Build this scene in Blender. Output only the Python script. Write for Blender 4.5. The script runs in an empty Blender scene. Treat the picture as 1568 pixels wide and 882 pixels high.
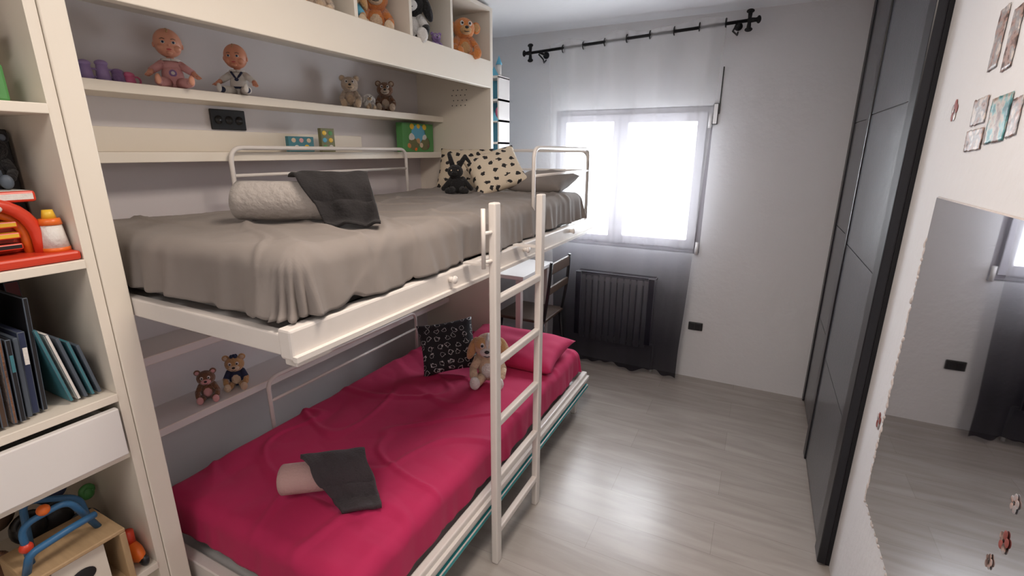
import bpy, bmesh, math, random
from mathutils import Vector, Matrix, Euler, noise
random.seed(4)
sc=bpy.context.scene
COL=bpy.context.collection
# ---------------------------------------------------------------- materials
def mat(name,col,rough=.6,metal=0,bump=0,bscale=60,var=0,vscale=4,spec=.5,sheen=0,stretch=None,coat=0):
    m=bpy.data.materials.new(name);m.use_nodes=True;n=m.node_tree.nodes;l=m.node_tree.links
    b=n['Principled BSDF'];b.inputs['Base Color'].default_value=(*col,1);b.inputs['Roughness'].default_value=rough
    b.inputs['Metallic'].default_value=metal;b.inputs['Specular IOR Level'].default_value=spec
    if sheen: b.inputs['Sheen Weight'].default_value=sheen
    if coat: b.inputs['Coat Weight'].default_value=coat;b.inputs['Coat Roughness'].default_value=.12
    tc=n.new('ShaderNodeTexCoord');mp=n.new('ShaderNodeMapping');l.new(tc.outputs['Object'],mp.inputs[0])
    if stretch: mp.inputs['Scale'].default_value=stretch
    ns=n.new('ShaderNodeTexNoise');ns.inputs['Scale'].default_value=vscale;ns.inputs['Detail'].default_value=5;l.new(mp.outputs[0],ns.inputs['Vector'])
    if var:
        mx=n.new('ShaderNodeMix');mx.data_type='RGBA';mx.inputs[6].default_value=(*[c*(1-var) for c in col],1);mx.inputs[7].default_value=(*[min(1,c*(1+var)) for c in col],1)
        l.new(ns.outputs[0],mx.inputs[0]);l.new(mx.outputs[2],b.inputs['Base Color'])
    if bump:
        n2=n.new('ShaderNodeTexNoise');n2.inputs['Scale'].default_value=bscale;n2.inputs['Detail'].default_value=4;l.new(mp.outputs[0],n2.inputs['Vector'])
        bp=n.new('ShaderNodeBump');bp.inputs['Strength'].default_value=bump;bp.inputs['Distance'].default_value=.01
        l.new(n2.outputs[0],bp.inputs['Height']);l.new(bp.outputs[0],b.inputs['Normal'])
    return m
def pattern_mat(name,base,spot,scale,lo,hi=None,rough=.8):
    m=mat(name,base,rough,bump=.15,bscale=200);n=m.node_tree.nodes;l=m.node_tree.links;b=n['Principled BSDF']
    tc=n.new('ShaderNodeTexCoord');v=n.new('ShaderNodeTexVoronoi');v.inputs['Scale'].default_value=scale;v.inputs['Randomness'].default_value=.45
    l.new(tc.outputs['UV'],v.inputs['Vector']);v.voronoi_dimensions='2D'
    ns=n.new('ShaderNodeTexNoise');ns.inputs['Scale'].default_value=scale*2.6;l.new(tc.outputs['UV'],ns.inputs['Vector'])
    ad=n.new('ShaderNodeMath');ad.operation='MULTIPLY_ADD';ad.inputs[1].default_value=.7;l.new(ns.outputs[0],ad.inputs[0]);l.new(v.outputs['Distance'],ad.inputs[2])
    r=n.new('ShaderNodeValToRGB');e=r.color_ramp.elements;r.color_ramp.interpolation='CONSTANT'
    if hi is None:
        e[0].position=0;e[0].color=(*spot,1);e[1].position=lo;e[1].color=(*base,1)
    else:
        e[0].position=0;e[0].color=(*base,1);e[1].position=lo;e[1].color=(*spot,1);x=r.color_ramp.elements.new(hi);x.color=(*base,1)
    l.new(ad.outputs[0],r.inputs[0]);l.new(r.outputs[0],b.inputs['Base Color']);return m
CREAM=mat('cream_lacquer',(.82,.75,.65),.42,var=.03)
WHITE=mat('white_lacquer',(.80,.77,.75),.4,var=.03)
BACKP=mat('unit_back_panel',(.74,.70,.71),.6,var=.04)
METALW=mat('white_painted_metal',(.74,.69,.65),.35,var=.04,vscale=20)
WALL=mat('wall_paint',(.74,.735,.75),.9,bump=.25,bscale=35,var=.03)
CEIL=mat('ceiling_paint',(.84,.85,.87),.9,bump=.1,bscale=30)
GREY=mat('grey_bedsheet',(.225,.195,.178),.9,bump=.25,bscale=9,var=.08,vscale=3,sheen=.05)
PINK=mat('magenta_bedsheet',(.47,.014,.09),.85,bump=.25,bscale=8,var=.1,vscale=3,sheen=.04)
MATT=mat('mattress_ticking',(.36,.34,.33),.9)
TEAL=mat('teal_trim',(.03,.35,.38),.5)
BLACK=mat('black_plastic',(.012,.012,.014),.4)
IRON=mat('wrought_iron',(.02,.02,.022),.45,metal=.6,bump=.3,bscale=80)
DARKT=mat('charcoal_towel',(.045,.036,.041),.95,bump=.5,bscale=150,sheen=.08)
TOWL=mat('light_grey_blanket',(.38,.345,.32),.95,bump=.6,bscale=60,sheen=.1)
BLUSH=mat('blush_towel',(.52,.33,.31),.95,bump=.5,bscale=140,sheen=.1)
DARKCLOTH=mat('black_cloth',(.013,.011,.012),.9,bump=.3,bscale=100,sheen=.03)
DOOR=mat('wardrobe_panel',(.055,.060,.074),.30,bump=.2,bscale=160,var=.15,vscale=30,stretch=(1,1,.2),coat=.4)
STILE=mat('wardrobe_stile',(.008,.008,.012),.3)
SKIN=mat('doll_skin',(.80,.38,.26),.45)
SKIN2=mat('doll_skin_tan',(.74,.32,.20),.45)
PINKC=mat('pink_romper',(.70,.36,.36),.9,bump=.3,bscale=90)
WHITEC=mat('white_fabric',(.75,.72,.68),.9,bump=.3,bscale=90)
NAVY=mat('navy_fabric',(.03,.04,.09),.9)
BEIGEP=mat('beige_plush',(.58,.46,.36),.95,bump=.8,bscale=120,sheen=.4)
BROWNP=mat('brown_plush',(.20,.09,.045),.95,bump=.8,bscale=120,sheen=.4)
ORANGEP=mat('orange_plush',(.66,.22,.05),.95,bump=.8,bscale=120,sheen=.4)
TANP=mat('tan_plush',(.58,.33,.14),.95,bump=.8,bscale=120,sheen=.4)
CREAMP=mat('cream_plush',(.70,.53,.37),.95,bump=.8,bscale=120,sheen=.25)
BLACKP=mat('black_plush',(.010,.009,.010),.95,bump=.8,bscale=120,sheen=.1)
WHITEP=mat('white_plush',(.75,.72,.70),.95,bump=.8,bscale=120,sheen=.3)
LILAC=mat('lilac_plush',(.32,.20,.45),.95,bump=.8,bscale=120,sheen=.3)
RED=mat('red_plastic',(.65,.05,.02),.35);ORANGE=mat('orange_plastic',(.80,.16,.02),.35)
YELLOW=mat('yellow_plastic',(.80,.50,.04),.4);GREEN=mat('green_plastic',(.08,.28,.08),.45)
BLUE=mat('blue_plastic',(.03,.13,.28),.4);SKY=mat('sky_blue',(.12,.42,.62),.45);TEALC=mat('teal_card',(.05,.19,.23),.5)
OLIVE=mat('olive_card',(.16,.16,.07),.5);MAROON=mat('maroon_card',(.16,.025,.03),.5);SLATE=mat('slate_card',(.08,.10,.13),.5)
WOOD=mat('light_wood',(.46,.31,.17),.55,var=.2,vscale=12,stretch=(1,8,1))
DWOOD=mat('dark_wood',(.07,.04,.025),.5,var=.3,vscale=12,stretch=(1,8,1))
PURPLE=mat('purple_plastic',(.42,.30,.60),.4);PINKPL=mat('pink_plastic',(.75,.18,.35),.4);LIP=mat('doll_lips',(.60,.10,.10),.4)
RADW=mat('radiator_enamel',(.70,.70,.70),.35)
PVC=mat('window_frame_pvc',(.50,.48,.52),.45)
STK=mat('sticker_flower',(.28,.07,.06),.6,var=.6,vscale=60)
def photo_mat(name,cols,scale):
    m=mat(name,cols[0],.35);n=m.node_tree.nodes;l=m.node_tree.links
    tc=n.new('ShaderNodeTexCoord');ns=n.new('ShaderNodeTexNoise');ns.inputs['Scale'].default_value=scale;ns.inputs['Detail'].default_value=3;l.new(tc.outputs['Object'],ns.inputs['Vector'])
    r=n.new('ShaderNodeValToRGB');e=r.color_ramp.elements;e[0].position=.36;e[0].color=(*cols[0],1);e[1].position=.64;e[1].color=(*cols[-1],1)
    for i,c in enumerate(cols[1:-1]):
        x=e.new(.36+.28*(i+1)/(len(cols)-1));x.color=(*c,1)
    l.new(ns.outputs[0],r.inputs[0]);l.new(r.outputs[0],n['Principled BSDF'].inputs['Base Color']);return m
STKB=photo_mat('taped_photo_print',[(.10,.06,.05),(.45,.30,.26),(.30,.30,.32),(.65,.58,.54)],38)
STKT=photo_mat('beach_photo_print',[(.04,.12,.14),(.10,.32,.34),(.50,.42,.36),(.20,.12,.10)],34)
PLAST=mat('foam_adhesive_residue',(.58,.52,.50),.9,var=.2,vscale=60)
CREAMPAT=pattern_mat('cream_black_motif',(.70,.59,.45),(.02,.018,.018),5.2,.57)
BLKPAT=pattern_mat('black_white_motif',(.012,.012,.016),(.60,.60,.61),6.5,.56,.62)
MIRR=mat('mirror_glass',(.80,.80,.82),.02,metal=1)
GL=bpy.data.materials.new('window_glass');GL.use_nodes=True;n=GL.node_tree.nodes;l=GL.node_tree.links
tr=n.new('ShaderNodeBsdfTransparent');gs=n.new('ShaderNodeBsdfGlossy');gs.inputs['Roughness'].default_value=.02;mx=n.new('ShaderNodeMixShader');mx.inputs[0].default_value=.06
l.new(tr.outputs[0],mx.inputs[1]);l.new(gs.outputs[0],mx.inputs[2]);l.new(mx.outputs[0],n['Material Output'].inputs[0])
CUR=bpy.data.materials.new('sheer_ombre_curtain');CUR.use_nodes=True;n=CUR.node_tree.nodes;l=CUR.node_tree.links;n.remove(n['Principled BSDF'])
tc=n.new('ShaderNodeTexCoord');sp=n.new('ShaderNodeSeparateXYZ');l.new(tc.outputs['Object'],sp.inputs[0])
def ramp(stops):
    mr=n.new('ShaderNodeMapRange');mr.inputs[1].default_value=0;mr.inputs[2].default_value=2.2;l.new(sp.outputs[2],mr.inputs[0])
    r=n.new('ShaderNodeValToRGB');e=r.color_ramp.elements
    e[0].position=stops[0][0]/2.2;e[0].color=(*stops[0][1],1);e[1].position=stops[1][0]/2.2;e[1].color=(*stops[1][1],1)
    for z,c in stops[2:]:
        x=e.new(z/2.2);x.color=(*c,1)
    l.new(mr.outputs[0],r.inputs[0]);return r
rc=ramp([(.25,(.020,.019,.030)),(.60,(.06,.06,.08)),(.86,(.26,.26,.31)),(1.02,(.88,.88,.90))])
ra=ramp([(.3,(.84,)*3),(.62,(.68,)*3),(.9,(.42,)*3),(1.05,(.31,)*3)])
di=n.new('ShaderNodeBsdfDiffuse');ts=n.new('ShaderNodeBsdfTranslucent');l.new(rc.outputs[0],di.inputs[0]);l.new(rc.outputs[0],ts.inputs[0])
m1=n.new('ShaderNodeMixShader');m1.inputs[0].default_value=.14;l.new(di.outputs[0],m1.inputs[1]);l.new(ts.outputs[0],m1.inputs[2])
tr=n.new('ShaderNodeBsdfTransparent');m2=n.new('ShaderNodeMixShader');l.new(ra.outputs[0],m2.inputs[0]);l.new(tr.outputs[0],m2.inputs[1]);l.new(m1.outputs[0],m2.inputs[2])
l.new(m2.outputs[0],n['Material Output'].inputs[0])
FLOOR=bpy.data.materials.new('grey_laminate_planks');FLOOR.use_nodes=True;n=FLOOR.node_tree.nodes;l=FLOOR.node_tree.links;b=n['Principled BSDF']
tc=n.new('ShaderNodeTexCoord');mp=n.new('ShaderNodeMapping');l.new(tc.outputs['Object'],mp.inputs[0])
br=n.new('ShaderNodeTexBrick');br.inputs['Scale'].default_value=1;br.inputs['Brick Width'].default_value=1.2;br.inputs['Row Height'].default_value=.19;br.inputs['Mortar Size'].default_value=.0009
br.inputs['Color1'].default_value=(.39,.352,.325,1);br.inputs['Color2'].default_value=(.43,.392,.365,1);br.inputs['Mortar'].default_value=(.30,.27,.25,1);br.offset=.37
l.new(mp.outputs[0],br.inputs['Vector'])
mp2=n.new('ShaderNodeMapping');mp2.inputs['Scale'].default_value=(1.2,9,1);l.new(tc.outputs['Object'],mp2.inputs[0])
ns=n.new('ShaderNodeTexNoise');ns.inputs['Scale'].default_value=2.2;ns.inputs['Detail'].default_value=8;ns.inputs['Distortion'].default_value=.6;l.new(mp2.outputs[0],ns.inputs['Vector'])
rr=n.new('ShaderNodeValToRGB');rr.color_ramp.elements[0].position=.33;rr.color_ramp.elements[0].color=(.85,.84,.83,1);rr.color_ramp.elements[1].position=.68;rr.color_ramp.elements[1].color=(1.05,1.05,1.05,1)
l.new(ns.outputs[0],rr.inputs[0])
mm=n.new('ShaderNodeMix');mm.data_type='RGBA';mm.blend_type='MULTIPLY';mm.inputs[0].default_value=1;l.new(br.outputs[0],mm.inputs[6]);l.new(rr.outputs[0],mm.inputs[7]);l.new(mm.outputs[2],b.inputs['Base Color'])
b.inputs['Roughness'].default_value=.27
# ---------------------------------------------------------------- mesh builder
class B:
    def __init__(s,M=None): s.bm=bmesh.new();s.mats=[];s.M=M or Matrix.Identity(4);s.uv=s.bm.loops.layers.uv.new('UVMap')
    def mi(s,m):
        if m not in s.mats: s.mats.append(m)
        return s.mats.index(m)
    def _fin(s,vs,m,smooth,X):
        fs={f for v in vs for f in v.link_faces}
        for f in fs: f.material_index=s.mi(m);f.smooth=smooth
        bmesh.ops.transform(s.bm,matrix=s.M@X,verts=vs)
        return fs
    def box(s,lo,hi,m,rot=None,bev=0):
        lo=Vector(lo);hi=Vector(hi);c=(lo+hi)/2;d=hi-lo
        r=bmesh.ops.create_cube(s.bm,size=1);vs=r['verts']
        X=Matrix.Translation(c)@(Euler(rot).to_matrix().to_4x4() if rot else Matrix.Identity(4))@Matrix.Diagonal((*d,1))
        s._fin(vs,m,False,X)
        if bev:
            es={e for v in vs for e in v.link_edges}
            bmesh.ops.bevel(s.bm,geom=list(es),offset=bev,segments=2,affect='EDGES',profile=.5)
        return s
    def cbox(s,c,d,m,rot=None,bev=0):
        c=Vector(c);d=Vector(d)/2;return s.box(c-d,c+d,m,rot,bev)
    def cyl(s,p0,p1,r,m,r2=None,seg=14):
        p0=Vector(p0);p1=Vector(p1);d=p1-p0
        q=bmesh.ops.create_cone(s.bm,cap_ends=True,segments=seg,radius1=r,radius2=r if r2 is None else r2,depth=d.length)
        X=Matrix.Translation((p0+p1)/2)@d.to_track_quat('Z','Y').to_matrix().to_4x4()
        s._fin(q['verts'],m,True,X);return s
    def sph(s,c,r,m,rot=None,seg=16):
        if not hasattr(r,'__len__'): r=(r,r,r)
        q=bmesh.ops.create_uvsphere(s.bm,u_segments=seg,v_segments=max(8,seg*2//3),radius=1)
        X=Matrix.Translation(c)@(Euler(rot).to_matrix().to_4x4() if rot else Matrix.Identity(4))@Matrix.Diagonal((*r,1))
        s._fin(q['verts'],m,True,X);return s
    def limb(s,p0,p1,r0,r1,m):
        s.cyl(p0,p1,r0,m,r1);s.sph(p0,r0,m,seg=12);s.sph(p1,r1,m,seg=12);return s
    def tube(s,pts,r,m,seg=10):
        pts=[Vector(p) for p in pts];rings=[];up=Vector((.123,.31,.94)).normalized()
        for i,p in enumerate(pts):
            t=(pts[min(i+1,len(pts)-1)]-pts[max(i-1,0)]).normalized()
            a=t.cross(up)
            if a.length<.05: a=t.cross(Vector((1,0,0)))
            a.normalize();b_=t.cross(a);up=-b_ if i==0 else up
            rings.append([s.bm.verts.new(s.M@(p+a*math.cos(k*2*math.pi/seg)*r+b_*math.sin(k*2*math.pi/seg)*r)) for k in range(seg)])
        for i in range(len(rings)-1):
            for k in range(seg):
                f=s.bm.faces.new((rings[i][k],rings[i][(k+1)%seg],rings[i+1][(k+1)%seg],rings[i+1][k]));f.material_index=s.mi(m);f.smooth=True
        for rg in(rings[0][::-1],rings[-1]):
            f=s.bm.faces.new(rg);f.material_index=s.mi(m)
        return s
    def grid(s,fn,nu,nv,m,smooth=True,closeu=False):
        V=[[s.bm.verts.new(s.M@Vector(fn(i/nu,j/nv))) for j in range(nv+1)] for i in range(nu+1)]
        for i in range(nu):
            for j in range(nv):
                f=s.bm.faces.new((V[i][j],V[i+1][j],V[i+1][j+1],V[i][j+1]));f.material_index=s.mi(m);f.smooth=smooth
                for lp,(a,b_) in zip(f.loops,((i,j),(i+1,j),(i+1,j+1),(i,j+1))): lp[s.uv].uv=(a/nu,b_/nv)
        return s
    def ngon(s,pts,m):
        f=s.bm.faces.new([s.bm.verts.new(s.M@Vector(p)) for p in pts]);f.material_index=s.mi(m);return s
    def torus(s,c,R,r,m,ax='Y',seg=18):
        pts=[]
        for k in range(seg+1):
            a=2*math.pi*k/seg;u,v=R*math.cos(a),R*math.sin(a)
            pts.append(Vector(c)+{'Y':Vector((u,0,v)),'X':Vector((0,u,v)),'Z':Vector((u,v,0))}[ax])
        return s.tube(pts,r,m,8)
    def done(s,name,parent=None,solid=0,weld=0):
        if weld: bmesh.ops.remove_doubles(s.bm,verts=s.bm.verts,dist=weld)
        bmesh.ops.recalc_face_normals(s.bm,faces=s.bm.faces)
        me=bpy.data.meshes.new(name);s.bm.to_mesh(me);s.bm.free()
        for m in s.mats: me.materials.append(m)
        o=bpy.data.objects.new(name,me);COL.objects.link(o)
        if parent: o.parent=parent
        if solid:
            md=o.modifiers.new('s','SOLIDIFY');md.thickness=solid;md.offset=0
        return o
def empty(name):
    e=bpy.data.objects.new(name,None);e.empty_display_size=.1;COL.objects.link(e);return e
def TR(x,y,z,rz=0,rx=0,ry=0,s=1,spin=0):
    return Matrix.Translation((x,y,z))@Euler((math.radians(rx),math.radians(ry),math.radians(rz)),'XYZ').to_matrix().to_4x4()@Matrix.Rotation(math.radians(spin),4,'Z')@Matrix.Scale(s,4)
def arc_path(pts,rad,n=6):
    pts=[Vector(p) for p in pts];out=[pts[0]]
    for i in range(1,len(pts)-1):
        a=(pts[i-1]-pts[i]).normalized();b_=(pts[i+1]-pts[i]).normalized();p=pts[i]
        A=p+a*rad;C=p+b_*rad
        for k in range(n+1):
            t=k/n;out.append(A*(1-t)**2+p*2*t*(1-t)+C*t*t)
    out.append(pts[-1]);return out
def N(x,y,z=0): return noise.noise(Vector((x,y,z)))
# ---------------------------------------------------------------- room
XL,XR,YF,YB,ZC=-1.97,.405,3.30,-1.3,2.27
B().box((XL-.1,YB-.1,-.1),(XR+.75,YF+.25,0),FLOOR).done('floor')
B().box((XL-.1,YB-.1,ZC),(XR+.75,YF+.25,ZC+.1),CEIL).done('ceiling')
B().box((XL-.1,YB-.1,0),(XL,YF+.25,ZC),WALL).done('wall_left')
B().box((XL,YB-.1,0),(XR+.75,YB,ZC),WALL).done('wall_back')
WR=empty('wall_right')
b=B();b.box((XR,YB,0),(XR+.1,1.852,ZC),WALL);b.box((XR+.65,1.852,0),(XR+.75,YF,ZC),WALL);b.box((XR+.1,1.80,0),(XR+.65,1.852,ZC),WALL);b.done('wall_surface',WR)
wx0,wx1,wz0,wz1=-1.33,-.31,.86,1.77
b=B();b.box((XL,YF,0),(wx0,YF+.25,ZC),WALL).box((wx1,YF,0),(XR+.75,YF+.25,ZC),WALL).box((wx0,YF,0),(wx1,YF+.25,wz0),WALL).box((wx0,YF,wz1),(wx1,YF+.25,ZC),WALL).done('wall_far')
b=B()
def frame(b,x0,x1,z0,z1,w,ya,yb,m):
    b.box((x0,ya,z0),(x0+w,yb,z1),m,bev=.004).box((x1-w,ya,z0),(x1,yb,z1),m,bev=.004).box((x0+w,ya,z0),(x1-w,yb,z0+w),m,bev=.004).box((x0+w,ya,z1-w),(x1-w,yb,z1),m,bev=.004)
frame(b,wx0+.002,wx1-.002,wz0+.002,wz1-.002,.035,YF+.03,YF+.10,PVC)
frame(b,wx0+.037,-.875,wz0+.035,wz1-.035,.045,YF+.0,YF+.06,PVC)
frame(b,-.873,wx1-.032,wz0+.035,wz1-.035,.055,YF-.012,YF+.06,PVC)
b.box((wx0+.08,YF+.03,wz0+.07),(-.92,YF+.036,wz1-.07),GL).box((-.82,YF+.03,wz0+.085),(wx1-.085,YF+.036,wz1-.085),GL)
b.box((-.885,YF-.03,1.28),(-.870,YF-.012,1.32),WHITE,bev=.003).box((-.882,YF-.045,1.22),(-.873,YF-.03,1.33),WHITE,bev=.003)
for z in(.90,1.68): b.cyl((wx1-.015,YF-.012,z-.04),(wx1-.015,YF-.012,z+.04),.011,WHITE)
b.done('window_1')
b=B();b.box((-.285,YF-.006,1.72),(-.278,YF-.003,1.98),BLACK);b.box((-.315,YF-.02,1.66),(-.285,YF-.0,1.78),WHITE,bev=.004);b.done('shutter_strap')
b=B();b.box((-.325,YF-.012,.345),(-.235,YF-.001,.40),BLACK,bev=.004);b.box((-.31,YF-.015,.353),(-.285,YF-.012,.392),STILE).box((-.275,YF-.015,.353),(-.25,YF-.012,.392),STILE);b.done('wall_outlet')
CR=empty('curtain_set')
rod=B();zr=2.155
rod.cyl((-1.47,3.17,zr-.03),(-.17,3.17,zr+.03),.009,IRON)
for sx,x,z in((-1,-1.47,zr-.03),(1,-.17,zr+.03)):
    rod.limb((x,3.17,z),(x+sx*.035,3.17,z),.014,.010,IRON)
    for dx,dz in((1,0),(0,1),(0,-1)):
        rod.limb((x,3.17,z),(x+dx*sx*.04,3.17,z+dz*.04),.008,.012,IRON)
        rod.sph((x+dx*sx*.045,3.17,z+dz*.045),(.020 if dz else .012,.008,.012 if dz else .020),IRON)
    xb=x-sx*.06
    rod.cyl((xb,3.17,z),(xb,YF-.002,z),.007,IRON);rod.cyl((xb,YF-.006,z),(xb,YF-.001,z),.022,IRON)
    rod.tube([(xb,3.17,z-.012),(xb-sx*.02,3.2,z-.04),(xb,3.26,z-.05),(xb,YF-.005,z-.03)],.005,IRON)
rod.done('curtain_rod',CR)
b=B();NU=230;per=.272
def curt(u,v):
    zt=2.19+.055*(u-.5);z=.045+.012*math.sin(u*17)+(zt-.045)*(1-v)
    t=min(1,v*1.1);x=(-1.34+1.06*u)*(1-t)+(-1.26+.90*u+.02*N(u*4,v*2))*t
    ph=(u*1.06)/per*2*math.pi+.8
    y=3.165+.034*math.sin(ph)*(1-.55*t)+t*(.016*math.sin(ph*2.3+1+v*.8)+.012*N(u*12,v*1.2,3)-.01)
    return(x,y,z)
b.grid(curt,NU,50,CUR)
for k in range(8):
    u=((k+.0)*math.pi-.8+math.pi)/(2*math.pi)*per/1.06
    if 0<u<1: b.torus((-1.34+1.06*u,3.17,zr-.03+.06*u),.022,.0035,IRON,'X')
b.done('sheer_curtain',CR)
b=B()
for i in range(11):
    x=-1.08+i*.045
    b.box((x,3.235,.17),(x+.038,3.28,.66),RADW,bev=.008)
b.cyl((-1.08,3.255,.20),(-.58,3.255,.20),.016,RADW).cyl((-1.08,3.255,.63),(-.58,3.255,.63),.016,RADW)
for x in(-1.115,-.60): b.box((x,3.222,.20),(x+.045,3.234,.68),BLACK,bev=.004)
b.box((-1.10,3.225,.665),(-.55,3.285,.685),BLACK,bev=.004)
b.cyl((-1.0,3.275,.5),(-1.0,3.299,.5),.01,RADW).cyl((-.66,3.275,.5),(-.66,3.299,.5),.01,RADW)
b.cyl((-.58,3.255,.20),(-.54,3.255,.20),.012,RADW).cyl((-.54,3.255,.2),(-.54,3.255,0.0),.009,RADW)
b.done('radiator')
# ---------------------------------------------------------------- bunk unit
BED=empty('bunk_bed')
x0,x1=XL+.003,-1.44;yA0,yA1,yE0,yE1=.582,.634,2.575,2.605
b=B()
b.box((x0,yA0,0),(x1,yA1,2.255),CREAM,bev=.003)
b.box((x0,yE0,0),(x1,yE1,2.255),CREAM,bev=.003)
b.box((x0,yA1,.03),(x0+.012,yE0,2.25),BACKP)
b.box((x0,yA1,2.235),(x1,yE0,2.255),CREAM)
b.box((x0+.012,yA1,1.945),(x1-.03,yE0,1.965),CREAM)
b.box((x1-.03,yA1,1.845),(x1+.004,yE0,1.985),CREAM,bev=.003)
for y in(.95,1.25,1.55,1.88,2.20): b.box((x0+.012,y-.009,1.965),(x1-.002,y+.009,2.235),CREAM)
b.box((x0+.012,yA1,1.668),(-1.77,yE0,1.70),CREAM,bev=.002)
b.box((x0+.012,yA1,1.462),(-1.77,yE0,1.495),CREAM,bev=.002)
b.box((x0+.012,yA1,1.495),(x0+.03,2.05,1.575),CREAM,bev=.002)
b.box((x0+.012,yA1,.53),(-1.77,yE0,.56),WHITE,bev=.002)
b.box((x0+.012,yA1,.80),(-1.77,yE0,.83),WHITE,bev=.002)
b.done('cabinet',BED)
b=B()
for i in range(4):
    for j in range(4):
        b.cyl((-1.70+.03*i+.01*(j%2),yE0-.0005,1.76+.028*j),(-1.70+.03*i+.01*(j%2),yE0-.003,1.76+.028*j),.003,BLACK,seg=8)
b.done('screw_holes',BED)
b=B()
b.box((-.875,.632,1.07),(-.835,2.70,1.14),METALW,bev=.006)
b.box((-.835,.632,1.07),(-.822,2.70,1.082),METALW)
b.box((-1.74,.64,1.085),(-1.70,2.57,1.14),METALW)
b.box((-1.70,.637,1.075),(-.875,.665,1.125),METALW,bev=.004)
b.box((-1.40,2.665,1.085),(-.875,2.70,1.14),METALW,bev=.004)
b.box((-1.70,.66,1.09),(-.87,2.57,1.105),WHITE)
for y in(1.22,1.76,2.3): b.cyl((-.835,y,1.115),(-.815,y,1.115),.009,METALW);b.sph((-.815,y,1.115),(.008,.013,.013),METALW)
b.box((-.90,.66,1.04),(-.86,.76,1.07),METALW,bev=.004)
b.done('upper_frame',BED)
B().box((-1.735,.69,1.11),(-.91,2.54,1.255),MATT,bev=.04).done('upper_mattress',BED)
def sheet(name,X0,X1,Y0,Y1,zt,dx0,dx1,dy0,dy1,m,seed,amp=.06,wr=.006,r=.045,solid=.004):
    b=B();nu,nv=160,300
    A0,A1=X0-dx0,X1+dx1;C0,C1=Y0-dy0,Y1+dy1
    def fold(t):
        if t<r*math.pi/2: return r*math.sin(t/r),r*(1-math.cos(t/r))
        return r,r+t-r*math.pi/2
    def fn(u,v):
        a=A0+(A1-A0)*u;c=C0+(C1-C0)*v
        ta=max(X0-a,a-X1,0);tc=max(Y0-c,c-Y1,0)
        x=min(max(a,X0),X1);y=min(max(c,Y0),Y1)
        w=wr*(N(a*3.2,c*3.2,seed)*1.2+.45*abs(N(a*6+c*4,c*5-a*3,seed+3))*2+.35*N(a*14,c*9,seed+7))
        q=N(a*2+1.3*N(c*2,a,seed),c*2.3,seed+20);w+=wr*1.1*(1-min(1,abs(q)*13))
        q=N(a*1.5-c*1.2,c*1.8+a*2,seed+31);w+=wr*1.1*(1-min(1,abs(q)*15))
        z=zt+w
        if ta>0 or tc>0:
            th=math.atan2(tc,ta);t=max(ta,tc);o_,d=fold(t)
            per=(c if ta>0 else a)
            rip=amp*d*1.0*(N(per*9,.3,seed+5)+.6*N(per*22,d*4,seed+9)+.5)
            if ta>0 and tc>0: rip+=d*.13*math.sin(th*9)**2
            o_+=rip
            sx=1 if a>X1 else -1;sy=1 if c>Y1 else -1
            x+=sx*o_*math.cos(th);y+=sy*o_*math.sin(th)
            z-=d*(1+.05*N(per*5,2,seed))
        return(x,y,z)
    b.grid(fn,nu,nv,m)
    return b.done(name,BED,solid=solid)
sheet('upper_sheet',-1.70,-.91,.72,2.515,1.288,.08,.166,.168,.09,GREY,1.0,amp=.20,wr=.0075)
b=B()
b.box((-.815,.66,.17),(-.785,2.55,.245),METALW,bev=.006)
b.box((-.785,.66,.205),(-.772,2.55,.222),METALW)
b.box((-.81,.66,.145),(-.775,2.55,.168),TEAL,bev=.004)
b.box((-1.70,.655,.17),(-.815,.69,.245),METALW,bev=.004)
b.box((-1.70,2.52,.17),(-.815,2.55,.245),METALW,bev=.004)
b.box((-1.70,.69,.175),(-.815,2.52,.195),WHITE)
for y in(1.05,2.48): b.box((-.85,y-.02,.0),(-.82,y+.02,.17),METALW,bev=.004)
b.box((-1.70,.70,.0),(-1.66,.74,.17),METALW);b.box((-1.70,2.46,.0),(-1.66,2.50,.17),METALW)
b.done('lower_frame',BED)
B().box((-1.67,.74,.20),(-.87,2.47,.365),MATT,bev=.04).done('lower_mattress',BED)
sheet('lower_sheet',-1.65,-.865,.75,2.455,.40,.14,.16,.15,.15,PINK,5.0,amp=.10,wr=.008)
def hoop(b,p0,p1,z0,z1,mid,r=.0085):
    b.tube(arc_path([(*p0,z0),(*p0,z1),(*p1,z1),(*p1,z0)],.05),r,METALW)
    for mz in mid: b.cyl((*p0,mz),(*p1,mz),r*.75,METALW)
b=B();hoop(b,(-1.742,1.17),(-1.742,2.17),1.14,1.51,[1.41]);b.cyl((-1.742,1.17,1.31),(-1.742,1.17,1.22),.013,METALW);b.done('rear_guard_rail',BED)
b=B();hoop(b,(-.868,1.92),(-.868,2.64),1.13,1.515,[1.40]);
b.tube(arc_path([(-.868,2.64,1.13),(-.868,2.64,1.505),(-1.42,2.64,1.505),(-1.42,2.64,1.13)],.05),.0085,METALW);b.cyl((-.868,2.64,1.40),(-1.42,2.64,1.40),.006,METALW)
b.done('head_guard_rail',BED)
b=B();hoop(b,(-1.705,1.16),(-1.705,2.13),.24,.60,[.50]);b.done('lower_guard_rail',BED)
b=B()
for y in(1.309,1.666):
    b.cbox((-.722,y,.675),(.026,.036,1.35),METALW,bev=.005)
    b.cbox((-.775,y,1.152),(.11,.03,.006),METALW)
for z in(1.035,.815,.585,.36,.135):
    b.cbox((-.722,1.4875,z),(.024,.33,.026),METALW,bev=.005)
b.tube(arc_path([(-.735,1.262,1.15),(-.735,1.262,1.335)],.01),.007,METALW)
b.cyl((-.735,1.262,1.17),(-.722,1.30,1.17),.006,METALW);b.cyl((-.735,1.262,1.26),(-.722,1.30,1.26),.006,METALW)
b.done('ladder',BED)
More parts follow.
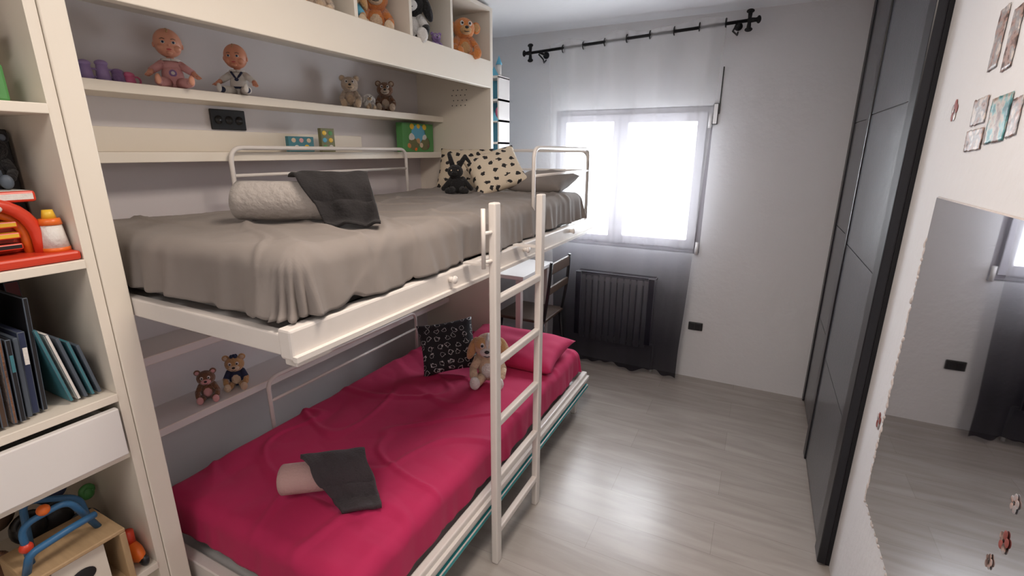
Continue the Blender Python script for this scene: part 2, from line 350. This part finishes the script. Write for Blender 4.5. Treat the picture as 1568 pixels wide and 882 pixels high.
# ---------------------------------------------------------------- soft goods
def pillow(name,M,w,h,t,m,seed=0,parent=None):
    b=B(M);n=30
    for sg in(1,-1):
        def fn(u,v,sg=sg):
            a=u*2-1;c=v*2-1
            k=(max(0,1-abs(a)**2.6)*max(0,1-abs(c)**2.6))**.45
            ex=.5*w*a*(1-.08*(1-abs(c)**2)*abs(a)**4);ey=.5*h*c*(1-.08*(1-abs(a)**2)*abs(c)**4)
            return(ex,ey,sg*.5*t*k*(1+.18*N(a*2.5,c*2.5,seed+sg)))
        b.grid(fn,n,n,m)
    return b.done(name,parent,weld=.0004)
pillow('patterned_pillow',TR(-1.53,2.42,1.40,rz=8,rx=68),.33,.25,.09,CREAMPAT,1)
pillow('patterned_pillow',TR(-1.265,2.31,1.400,rz=22,rx=50,ry=4,spin=28),.29,.26,.09,CREAMPAT,2)
pillow('grey_pillow',TR(-1.04,2.42,1.345,rz=-4,rx=14),.32,.25,.10,GREY,3)
pillow('patterned_cushion',TR(-1.335,1.92,.535,rz=28,rx=55,ry=8,spin=18),.29,.27,.09,BLKPAT,4)
pillow('magenta_pillow',TR(-1.12,2.24,.455,rz=0,rx=8),.60,.36,.12,PINK,5)
def roll(b,p0,p1,r,m,turns=3.2):
    p0=Vector(p0);p1=Vector(p1);d=(p1-p0);L=d.length;t=d.normalized();up=Vector((0,0,1));s_=t.cross(up).normalized()
    def fn(u,v):
        a=u*turns*2*math.pi;rr=.012+(r-.012)*u**.85
        rr*=1+.05*N(u*9,v*3,r*50)
        return p0+t*(L*v+.006*math.sin(a*1.3))+s_*math.cos(a)*rr+up*(math.sin(a)*rr*.92)
    b.grid(fn,110,14,m)
def over_roll(b,p0,p1,r,zbed,s0,L,shift,ext,m,seed,a0=120,nar=.35):
    p0=Vector(p0);p1=Vector(p1);t=(p1-p0).normalized();fr=Vector((t.y,-t.x,0));R=r+.014
    arc=math.radians(a0);la=R*arc;drop=(p0.z-zbed);tot=la+drop*.9+ext
    def fn(u,v):
        q=v*tot;s=s0+L*u*(1-nar*v)+shift*v+.012*N(v*3,u*2,seed)
        if q<la:
            a=math.radians(a0)-q/R;off=math.cos(a)*R;h=math.sin(a)*R
        else:
            e=q-la
            k=min(1,e/(drop*1.2+.001));k2=k*k*(3-2*k)
            off=R+e*.35+max(0,e-drop)*.55;h=-drop*k2
        w=.006*N(u*5,v*5,seed)+.005*math.sin(u*10+v*4)*v
        return p0+t*s+fr*(off+w)+Vector((0,0,h+w+.006))
    b.grid(fn,34,44,m)
TB=empty('rolled_blanket')
b=B();roll(b,(-1.385,.945,1.356),(-1.09,1.095,1.356),.060,TOWL);b.done('blanket_roll',TB,solid=.014)
b=B();over_roll(b,(-1.385,.945,1.356),(-1.09,1.095,1.356),.061,1.300,.13,.24,.18,.05,DARKCLOTH,2,nar=.42);b.done('black_throw',TB,solid=.008)
TB=empty('rolled_towels')
b=B();roll(b,(-1.27,.865,.466),(-1.10,1.003,.466),.050,BLUSH,turns=2.5);b.done('blush_roll',TB,solid=.012)
b=B();over_roll(b,(-1.27,.865,.466),(-1.10,1.003,.466),.051,.420,.055,.20,.14,.065,DARKT,6,nar=.40);b.done('charcoal_towel',TB,solid=.014)
# ---------------------------------------------------------------- plush toys and dolls
def plush(name,pos,h,rz,c1,c2,ear='round',earc=None,leg=True,rx=0,tuft=None,nose=BLACK,shirt=None,parent=None,patch=None):
    b=B(TR(*pos,rz=rz,rx=rx,s=h));e=earc or c1
    b.sph((0,0,.27),(.21,.18,.27),shirt or c1);b.sph((0,-.07,.26),(.15,.13,.19),c2)
    b.sph((0,-.03,.70),(.26,.22,.235),c1);b.sph((0,-.20,.64),(.14,.11,.10),c2)
    if patch: b.sph((.12,-.11,.78),(.13,.14,.12),patch);b.sph((-.12,-.11,.78),(.13,.14,.12),patch);b.sph((0,-.06,.78),(.06,.20,.16),c2)
    b.sph((0,-.305,.68),(.045,.03,.032),nose)
    for sx in(-1,1):
        b.sph((sx*.095,-.225,.775),(.045,.03,.055),WHITEP);b.sph((sx*.09,-.250,.775),.026,BLACK,seg=8)
        if ear=='round': b.sph((sx*.21,.0,.89),(.095,.05,.095),e);b.sph((sx*.21,-.035,.89),(.06,.03,.06),c2)
        if ear=='big': b.sph((sx*.31,.0,.74),(.11,.05,.13),e);b.sph((sx*.31,-.035,.74),(.075,.03,.09),c2)
        if ear=='flop': b.sph((sx*.29,-.03,.64),(.085,.11,.23),e,rot=(0,-sx*.35,0))
        b.limb((sx*.17,-.03,.46),(sx*.27,-.15,.30),.085,.07,shirt or c1);b.limb((sx*.27,-.15,.30),(sx*.25,-.27,.20),.07,.075,c1)
        if leg: b.limb((sx*.12,-.08,.10),(sx*.2,-.36,.095),.10,.085,c1);b.sph((sx*.21,-.42,.13),(.095,.07,.125),c2 if ear!='big' else c1)
    b.tube([(-.06,-.285,.60),(0,-.305,.585),(.06,-.285,.60)],.008,BLACK,6)
    if tuft:
        for k in range(7): a=k*.9;b.sph((.06*math.sin(a*2),-.04+.04*math.cos(a),.92+.02*math.sin(a*3)),(.05,.05,.07),tuft,seg=8)
    b.done(name,parent)
def doll(name,pos,h,rz,skin,cl,trim=None,tilt=0):
    b=B(TR(*pos,rz=rz,s=h))
    b.sph((0,0,.21),(.17,.14,.22),cl);b.sph((0,0,.37),(.16,.11,.11),cl)
    b.cyl((0,0,.42),(0,0,.52),.06,skin)
    b.sph((0,.01,.755),(.215,.225,.235),skin,seg=26);b.sph((0,-.03,.66),(.188,.178,.14),skin,seg=20)
    b.tube([(0,-.19,.90),(.02,-.165,.935),(.005,-.13,.965),(-.015,-.12,.96)],.010,TANP,6)
    for sx in(-1,1):
        b.sph((sx*.11,-.13,.65),(.07,.07,.065),skin);b.sph((sx*.213,.0,.71),(.018,.032,.045),skin)
        b.sph((sx*.078,-.206,.735),(.034,.018,.024),WHITEC,seg=10);b.sph((sx*.078,-.222,.735),(.018,.008,.020),NAVY,seg=8)
        b.tube([(sx*.045,-.216,.785),(sx*.08,-.210,.797),(sx*.115,-.19,.785)],.006,BROWNP,6)
        b.limb((sx*.14,-.01,.40),(sx*.30,-.08,.28),.07,.058,cl);b.limb((sx*.30,-.08,.28),(sx*.36,-.20,.20),.05,.038,skin);b.sph((sx*.37,-.235,.19),(.042,.05,.032),skin)
        for k in range(4): b.limb((sx*.37+(k-1.5)*.02,-.26,.19),(sx*.37+(k-1.5)*.026,-.30,.175),.012,.009,skin)
        b.limb((sx*.37-sx*.035,-.235,.19),(sx*.37-sx*.06,-.265,.195),.013,.010,skin)
        b.limb((sx*.10,-.06,.09),(sx*.22,-.33,.085),.095,.075,cl);b.limb((sx*.22,-.33,.085),(sx*.24,-.50,.07),.062,.045,trim or cl);b.sph((sx*.24,-.545,.10),(.045,.05,.085),skin if trim is None else WHITEC)
    b.sph((0,-.232,.69),(.022,.022,.018),skin,seg=8);b.sph((0,-.205,.625),(.04,.02,.013),LIP,seg=10);b.sph((0,-.175,.57),(.05,.045,.03),skin,seg=10)
    b.tube([(.13*math.sin(t*.785),-.01-.10*math.cos(t*.785),.475) for t in range(9)],.022,WHITEC,8)
    if trim:
        b.tube([(-.10,-.09,.45),(-.04,-.13,.36),(0,-.145,.31),(.04,-.13,.36),(.10,-.09,.45)],.02,trim,8);b.sph((0,-.15,.30),(.04,.02,.03),trim)
        b.tube([(.165*math.sin(t*.524),-.135*math.cos(t*.524),.15) for t in range(13)],.022,trim,8)
    else: b.sph((0,-.13,.25),(.06,.02,.06),LILAC);b.sph((0,-.15,.25),(.03,.01,.03),WHITEC)
    b.done(name)
doll('baby_doll',(-1.835,1.07,1.702),.19,62,SKIN,PINKC)
doll('baby_doll',(-1.835,1.31,1.702),.185,42,SKIN2,WHITEC,trim=NAVY)
b=B()
for i,(y,m_,hh) in enumerate(((.78,SKY,.07),(.83,PURPLE,.05),(.875,PURPLE,.055),(.915,LILAC,.035),(.945,PINKPL,.03))):
    b.cyl((-1.86,y,1.702),(-1.86,y,1.702+hh),.020,m_,.014);b.sph((-1.86,y,1.702+hh),(.017,.017,.010),m_);b.torus((-1.86,y+.022,1.702+hh*.5),.012,.003,m_,'X',10)
b.done('toy_tea_set')
plush('teddy_bear',(-1.855,1.91,1.701),.155,45,BEIGEP,CREAMP)
plush('lamb_plush',(-1.85,2.03,1.701),.085,60,WHITEP,CREAMP,ear='flop')
plush('teddy_bear',(-1.855,2.165,1.701),.16,40,BROWNP,BEIGEP)
plush('monkey_plush',(-1.515,2.42,1.966),.225,48,ORANGEP,TANP,ear='big')
plush('cow_plush',(-1.545,2.01,1.966),.26,35,BLACKP,WHITEP,ear='flop',shirt=WHITEP)
plush('lilac_plush',(-1.50,2.145,1.966),.09,50,LILAC,LILAC,ear='round')
plush('lion_plush',(-1.56,1.79,1.966),.22,45,ORANGEP,CREAMP,ear='round',tuft=TANP)
plush('puppy_plush',(-1.55,1.628,1.966),.18,50,TANP,CREAMP,ear='flop',shirt=SKY)
for y,a,c in((1.46,BEIGEP,CREAMP),(1.34,ORANGEP,CREAMP),(1.17,CREAMP,WHITEP),(1.04,BROWNP,TANP)):
    plush('small_plush',(-1.53,y,1.966),.15,45,a,c)
b=B(TR(-1.37,2.10,1.297,rz=30,s=.17))
b.sph((0,.02,.24),(.24,.22,.25),BLACKP);b.sph((-.05,-.06,.62),(.23,.21,.20),BLACKP);b.sph((-.07,-.24,.57),(.10,.08,.07),BLACKP);b.sph((-.07,-.315,.60),(.03,.02,.02),IRON)
b.limb((-.12,.02,.75),(-.22,.06,1.10),.08,.06,BLACKP);b.limb((.05,.02,.76),(.24,.04,1.05),.08,.06,BLACKP);b.limb((.24,.04,1.05),(.36,.0,.90),.06,.045,BLACKP)
for sx in(-1,1):
    b.limb((sx*.16,-.03,.40),(sx*.40,-.14,.14),.085,.07,BLACKP);b.limb((sx*.12,-.1,.10),(sx*.26,-.42,.09),.11,.09,BLACKP);b.sph((sx*.09-.06,-.235,.66),(.025,.015,.025),CREAMP,seg=8)
b.done('bunny_plush')
plush('dog_plush',(-1.085,1.90,.412),.265,24,CREAMP,WHITEP,ear='flop',earc=TANP,shirt=CREAMP,patch=TANP)
plush('pup_figurine',(-1.84,1.00,.561),.125,55,BROWNP,PINKC,ear='round')
plush('pup_figurine',(-1.84,1.12,.561),.14,50,TANP,CREAMP,ear='round',tuft=NAVY,shirt=NAVY)
def cover(name,y0,y1,z0,z1,x,th,m,blobs):
    b=B();b.box((x-th,y0,z0),(x,y1,z1),m,bev=.002)
    for (u,v,r,mm) in blobs:
        b.sph((x,y0+(y1-y0)*u,z0+(z1-z0)*v),(.0015,r,r*.8),mm,seg=10)
    b.done(name)
cover('animal_jigsaw_box',2.26,2.55,1.496,1.655,-1.83,.045,GREEN,[(.5,.62,.068,SKY),(.35,.30,.05,OLIVE),(.7,.30,.05,OLIVE),(.3,.88,.020,YELLOW),(.5,.88,.020,YELLOW),(.7,.88,.020,YELLOW),(.3,.5,.032,WHITEP),(.68,.5,.028,WHITEP),(.48,.42,.03,TANP),(.6,.25,.022,CREAMP),(.2,.22,.018,ORANGEP),(.8,.22,.018,BROWNP),(.4,.10,.014,ORANGE)])
cover('picture_book',1.50,1.635,1.496,1.56,-1.83,.02,TEALC,[(.2,.75,.012,CREAMP),(.5,.75,.012,PINKC),(.8,.75,.012,CREAMP),(.3,.3,.012,WHITEP),(.7,.3,.014,YELLOW)])
cover('card_game',1.68,1.76,1.496,1.60,-1.83,.02,OLIVE,[(.25,.8,.013,YELLOW),(.7,.8,.013,GREEN),(.25,.5,.013,SKY),(.7,.5,.013,YELLOW),(.25,.2,.013,GREEN),(.7,.2,.013,WHITEP)])
b=B();b.box((-1.9545,1.25,1.58),(-1.944,1.395,1.657),BLACK,bev=.003)
for i in range(3): b.cyl((-1.944,1.28+.043*i,1.617),(-1.942,1.28+.043*i,1.617),.016,STILE)
b.done('power_outlet',BED)
# ---------------------------------------------------------------- bookcase on the left
BC=empty('bookcase')
b=B();y0,y1=-.30,.58
b.box((x0,y0-.03,0),(x1,y0,2.255),CREAM,bev=.002);b.box((x0,y0,.02),(x0+.012,y1,2.25),CREAM);b.box((x0,y1-.022,0),(x1-.004,y1,2.255),CREAM)
for z in(.02,.34,.885,1.245,1.60,1.95,2.235): b.box((x0+.012,y0,z-.022),(x1,y1-.022,z),CREAM,bev=.002)
b.box((x0+.012,y0,.69),(x1-.014,y1-.022,.708),CREAM)
b.done('carcass',BC)
b=B();b.box((x1-.012,y0+.01,.712),(x1+.008,y1-.03,.848),WHITE,bev=.003);b.box((x0+.1,y0+.03,.72),(x1-.012,y0+.045,.83),WHITE).box((x0+.1,y1-.06,.72),(x1-.012,y1-.045,.83),WHITE).box((x0+.1,y0+.03,.716),(x1-.012,y1-.05,.722),WHITE)
for k in range(5): a=k*1.2566;b.sph((x1+.008,.262+.012*math.cos(a),.775+.012*math.sin(a)),(.001,.009,.009),MAROON,seg=8)
b.done('drawer',BC)
bks=B();y=-.05;cols=[SLATE,NAVY,BLACK,DWOOD,TEALC,MAROON,WHITEC,SLATE,OLIVE,NAVY,DWOOD,BROWNP,BLACK]
k=0
while y<.44:
    w=random.uniform(.008,.020);h=random.uniform(.19,.28);dpt=random.uniform(.15,.19)
    bks.cbox((-1.545-random.uniform(0,.03),y,.888+h/2+.004),(dpt,w*.9,h),cols[k%len(cols)],rot=(-.04-.06*y,0,0),bev=.002)
    if k%2: bks.cbox((-1.545+dpt/2-.0,y+.0,.888+h*.75),(.002,w*.5,h*.2),cols[(k+5)%len(cols)],rot=(-.04-.06*y,0,0))
    y+=w+.004;k+=1
for i in range(5):
    bks.cbox((-1.55,.462+i*.016,.888+.105-.008*i),(.15,.007,.20-.015*i),[TEALC,WHITEC,SLATE,TEALC,SLATE][i],rot=(.16,0,0),bev=.001)
for i in range(6): bks.cbox((-1.78,.30+i*.04,.888+.15),(.12,.03,.28-.01*(i%3)),cols[i],bev=.002)
bks.done('books')
b=B()
b.box((-1.60,.25,1.246),(-1.445,.556,1.268),RED,bev=.006)
b.tube([(-1.50,.505,1.265)]+[(-1.50,.43+.075*math.cos(math.pi*i/14),1.30+.085*math.sin(math.pi*i/14)) for i in range(15)]+[(-1.50,.355,1.265)],.014,RED)
b.tube([(-1.52,.49,1.265)]+[(-1.52,.43+.058*math.cos(math.pi*i/14),1.30+.066*math.sin(math.pi*i/14)) for i in range(15)]+[(-1.52,.37,1.265)],.010,ORANGE)
b.box((-1.58,.37,1.268),(-1.53,.49,1.36),RED,bev=.01)
for z in(1.28,1.305,1.33): b.box((-1.53,.385,z),(-1.50,.475,z+.014),YELLOW if z>1.29 else BLACK,bev=.003)
b.sph((-1.48,.42,1.375),(.02,.03,.012),WHITEC);b.box((-1.60,.36,1.385),(-1.50,.52,1.41),WHITEC,bev=.006)
b.cyl((-1.49,.528,1.275),(-1.49,.528,1.33),.026,WHITEC,.020);b.cyl((-1.49,.528,1.33),(-1.49,.528,1.345),.022,ORANGE,.020);b.cyl((-1.49,.528,1.345),(-1.49,.528,1.365),.014,YELLOW,.010)
b.cyl((-1.49,.528,1.267),(-1.49,.528,1.277),.027,ORANGE);b.done('toy_cash_register')
b=B();b.box((-1.60,.34,1.602),(-1.50,.52,1.68),GREEN,bev=.006);b.box((-1.499,.40,1.61),(-1.496,.50,1.66),YELLOW,bev=.001);b.sph((-1.496,.45,1.64),(.003,.02,.015),SKY);b.box((-1.58,.36,1.681),(-1.51,.50,1.72),TEALC,bev=.006);b.box((-1.60,.30,1.721),(-1.52,.53,1.76),MAROON,bev=.004);b.done('board_games')
plush('bear_plush',(-1.60,.46,1.762),.16,60,BROWNP,BEIGEP)
b=B()
for i,(y,h,m_) in enumerate(((.535,.30,BLACK),(.50,.27,NAVY),(.46,.29,DWOOD),(.42,.25,SLATE),(.38,.30,BLACK),(.34,.28,MAROON))): b.box((-1.80,y-.018,1.248),(-1.66,y+.016,1.248+h),m_,bev=.003)
b.done('storybooks')
plush('dark_plush',(-1.61,.495,1.412),.13,60,BLACKP,SLATE)
b=B()
b.box((-1.60,.30,.342),(-1.43,.315,.50),WOOD,bev=.003).box((-1.60,.485,.342),(-1.43,.50,.50),WOOD,bev=.003).box((-1.60,.30,.50),(-1.43,.50,.512),WOOD,bev=.003).box((-1.60,.315,.342),(-1.43,.485,.352),WOOD)
b.box((-1.46,.345,.355),(-1.452,.455,.49),CREAM);b.sph((-1.450,.40,.43),(.002,.028,.022),BLACK);b.sph((-1.449,.40,.40),(.002,.018,.012),WHITEP)
b.tube(arc_path([(-1.5,.33,.51),(-1.5,.33,.62),(-1.48,.42,.64),(-1.5,.47,.51)],.03),.008,BLUE)
b.tube(arc_path([(-1.56,.35,.51),(-1.56,.36,.65),(-1.54,.46,.60),(-1.55,.47,.51)],.03),.008,BLUE)
b.tube(arc_path([(-1.47,.31,.51),(-1.45,.32,.57),(-1.45,.40,.58),(-1.47,.46,.57)],.02),.009,BLUE)
b.sph((-1.49,.375,.64),.014,ORANGE).sph((-1.5,.33,.56),.014,RED)
b.done('wooden_activity_cube')
b=B();b.sph((-1.51,.530,.375),(.06,.022,.032),ORANGE);b.cyl((-1.51,.53,.40),(-1.51,.53,.44),.015,RED);b.sph((-1.56,.535,.36),(.02,.012,.018),BLACK);b.sph((-1.46,.535,.36),(.018,.012,.018),BLACK);b.done('toy_vehicle')
b=B()
for (x,y,z,r,m_) in((-1.70,.50,.40,.055,SLATE),(-1.70,.38,.39,.05,NAVY),(-1.72,.45,.47,.05,BLACK),(-1.70,.30,.41,.06,BROWNP),(-1.71,.53,.50,.022,GREEN),(-1.70,.39,.49,.045,BLACK),(-1.74,.46,.56,.05,NAVY),(-1.74,.34,.55,.05,DWOOD)): b.sph((x,y,z),(r*.8,r*.9,r),m_);b.torus((x+r*.3,y,z+r*.5),r*.6,.008,m_,'X')
b.done('toy_heap')
# ---------------------------------------------------------------- desk, chair, tower shelf
b=B();b.box((XL+.005,2.63,.725),(-1.25,3.12,.75),WHITE,bev=.003)
for x in(-1.93,-1.29):
    for y in(2.66,3.09): b.box((x-.018,y-.018,0),(x+.018,y+.018,.725),METALW,bev=.003)
b.done('desk')
b=B();cx,cy=-1.30,2.87
b.box((cx-.19,cy-.18,.435),(cx+.17,cy+.18,.455),DWOOD,bev=.008)
for sx in(-1,1):
    for sy in(-1,1): b.cyl((cx+sx*.15,cy+sy*.15,.435),(cx+sx*.19,cy+sy*.18,0),.012,BLACK)
    b.tube(arc_path([(cx+.16,cy+sx*.16,.44),(cx+.19,cy+sx*.165,.65),(cx+.205,cy+sx*.16,.84)],.05),.011,BLACK)
b.box((cx+.19,cy-.165,.76),(cx+.208,cy+.165,.83),DWOOD,bev=.006);b.box((cx+.183,cy-.165,.63),(cx+.20,cy+.165,.68),DWOOD,bev=.006)
b.tube([(cx+.17,cy-.165,.2),(cx+.17,cy+.165,.2)],.008,BLACK);b.tube([(cx-.17,cy-.165,.2),(cx-.17,cy+.165,.2)],.008,BLACK)
b.done('desk_chair')
b=B();tx0,tx1,ty0,ty1=-1.66,-1.475,2.74,2.88
for x in(tx0,tx1-.01): b.box((x,ty0,.752),(x+.01,ty1,1.93),WHITE)
for z in(.76,1.0,1.2,1.38,1.55,1.68,1.80,1.93): b.box((tx0,ty0,z-.006),(tx1,ty1,z+.006),WHITE)
for i,z in enumerate((1.55,1.68,1.80,1.936)):
    b.box((tx0+.01,ty1-.01,z-.12),(tx1-.01,ty1-.004,z),SKY)
    for k in range(3):
        xx=tx0+.03+k*.062
        if i in(1,3): b.ngon([(xx-.03,ty0-.002,z),(xx+.03,ty0-.002,z),(xx,ty0-.002,z+.05)],SKY)
        else: b.sph((xx,ty0+.05,z-.07),(.018,.018,.035),[PINKPL,WHITEP,PINKPL][k])
b.cyl((tx1-.02,2.78,1.936),(tx1-.02,2.78,2.0),.014,WHITE);b.cyl((tx1-.02,2.78,2.0),(tx1-.02,2.78,2.05),.020,SKY,.001)
b.done('dollhouse_tower_shelf')
# ---------------------------------------------------------------- wardrobe
W=empty('sliding_wardrobe')
zt=2.262
b=B()
b.box((.393,1.855,.0),(1.04,1.875,zt),STILE);b.box((.44,1.875,.0),(1.04,3.295,.03),STILE);b.box((.44,1.875,zt-.03),(1.04,3.295,zt),STILE);b.box((1.02,1.875,.03),(1.04,3.295,zt-.03),STILE)
b.box((.395,3.27,0),(.44,3.296,zt),STILE);b.done('carcass',W)
def door(name,x,ya,yb,sa,sb):
    b=B()
    b.box((x,ya,.012),(x+.028,ya+sa,zt-.005),STILE,bev=.004);b.box((x,yb-sb,.012),(x+.028,yb,zt-.005),STILE,bev=.004)
    zs=[.03,.57,1.11,1.65,zt-.03]
    for i in range(4): b.box((x+.006,ya+sa,zs[i]+.0015),(x+.022,yb-sb,zs[i+1]-.0015),DOOR,bev=.001)
    b.box((x+.008,ya+sa,.014),(x+.022,yb-sb,.031),STILE);b.box((x+.008,ya+sa,zt-.03),(x+.022,yb-sb,zt-.005),STILE)
    b.box((x+.010,ya+sa,.03),(x+.018,yb-sb,zt-.03),STILE)
    b.done(name,W)
door('near_door',.362,1.84,2.62,.085,.065)
door('far_door',.395,2.55,3.268,.06,.03)
# ---------------------------------------------------------------- mirror & stickers
my0,my1,mz0,mz1=.75,1.592,.491,1.391;mxx=.3985
b=B();b.box((mxx,my0,mz0),(XR-.001,my1,mz1),MIRR)
random.seed(9)
def crumb(y,z,s):
    b.sph((XR-.005,y,z),(.004*random.uniform(.6,1.2),s*random.uniform(.5,1.2),s*random.uniform(.7,1.8)),PLAST,rot=(random.uniform(-.6,.6),0,0),seg=8)
z=mz0
while z<mz1-.10:
    crumb(my1+.005+random.uniform(-.006,.006),z,.007);z+=random.uniform(.008,.025)
y=my1
while y>my0:
    crumb(y,mz0-.006+random.uniform(-.004,.004),.005);y-=random.uniform(.012,.04)
b.tube([(XR-.003,my1,mz1),(XR-.003,my0,mz1)],.003,PLAST)
b.done('wall_mirror')
def flower(name,x,y,z,s,m):
    b=B()
    for k in range(5):
        a=k*2*math.pi/5+.3;rr=s*random.uniform(.35,.5);b.sph((x-.0015,y+math.cos(a)*s*.5,z+math.sin(a)*s*.6),(.001,rr*.8,rr),m if k%3 else STKB,seg=10)
    b.done(name,WR)
flower('flower_sticker_upper',XR,1.635,1.60,.026,STK);flower('flower_sticker_lower',XR,1.66,.722,.028,STK)
flower('butterfly_sticker',mxx,.885,.995,.016,STKB);flower('butterfly_sticker_red',mxx,.88,.93,.018,STK);flower('butterfly_sticker_small',mxx,.90,.875,.014,STKB)
def card(name,y0,y1,z0,z1,m,seed):
    b=B()
    def fn(u,v):
        return(XR-.002-.0015*abs(N(u*5,v*5,seed)),y0+(y1-y0)*u+.003*N(v*7,seed,u*3)+.006*(v-.5),z0+(z1-z0)*v+.003*N(u*7,seed+2,v*3)-.006*(u-.5))
    b.grid(fn,14,14,m);b.done(name,WR,solid=.001)
card('taped_photo_1',1.43,1.475,1.67,1.79,STKB,1);card('taped_photo_2',1.405,1.50,1.505,1.55,STKB,2)
card('taped_photo_3',1.30,1.395,1.52,1.61,STKT,3);card('taped_photo_4',1.42,1.50,1.56,1.615,STKB,4);card('taped_photo_5',1.355,1.40,1.66,1.775,STKB,5)
card('taped_photo_6',1.25,1.292,1.53,1.60,STKB,7)
# ---------------------------------------------------------------- outside
b=B();FAC=mat('white_render_facade',(.8,.8,.8),.9);b.box((-4,7,-3),(1.2,7.2,1.15),FAC);b.box((-1.6,6.95,.3),(-1.0,7.0,.9),mat('facade_shutter',(.35,.36,.38),.7));b.done('facade_outside')
# ---------------------------------------------------------------- lights
w=bpy.data.worlds.new('w');sc.world=w;w.use_nodes=True;bg=w.node_tree.nodes['Background'];bg.inputs[0].default_value=(.88,.94,1,1);bg.inputs[1].default_value=6.0
def area(name,loc,rot,sx,sy,e,col):
    L=bpy.data.lights.new(name,'AREA');L.shape='RECTANGLE';L.size=sx;L.size_y=sy;L.energy=e;L.color=col
    o=bpy.data.objects.new(name,L);o.location=loc;o.rotation_euler=rot;COL.objects.link(o);return o
area('daylight_window',(-.82,YF+.5,1.55),(math.radians(-98),0,0),1.6,1.4,105,(.91,.955,1))
area('ceiling_lamp',(-.45,.95,ZC-.02),(0,0,0),.4,.4,15,(1,.87,.75))
area('rear_fill_light',(-.5,-.5,ZC-.02),(0,0,0),.7,.7,12,(1,.92,.86))  # unseen fill added behind the camera to brighten the room, no fixture there
# ---------------------------------------------------------------- camera
yw,pt,rl=math.radians(26.778),math.radians(15.743),math.radians(.187)
Fh=Vector((-math.sin(yw),math.cos(yw),0));R=Vector((math.cos(yw),math.sin(yw),0));Z=Vector((0,0,1))
F=Fh*math.cos(pt)-Z*math.sin(pt);U=Fh*math.sin(pt)+Z*math.cos(pt)
R2=R*math.cos(rl)+U*math.sin(rl);U2=-R*math.sin(rl)+U*math.cos(rl)
cam=bpy.data.cameras.new('camera');cam.sensor_width=36;cam.lens=741.68/1568*36;cam.clip_start=.02
co=bpy.data.objects.new('camera',cam);COL.objects.link(co)
Mx=Matrix((R2,U2,-F)).transposed().to_4x4();Mx.translation=(0,0,1.5);co.matrix_world=Mx
sc.camera=co
sc.view_settings.view_transform='Standard'
sc.view_settings.exposure=.12
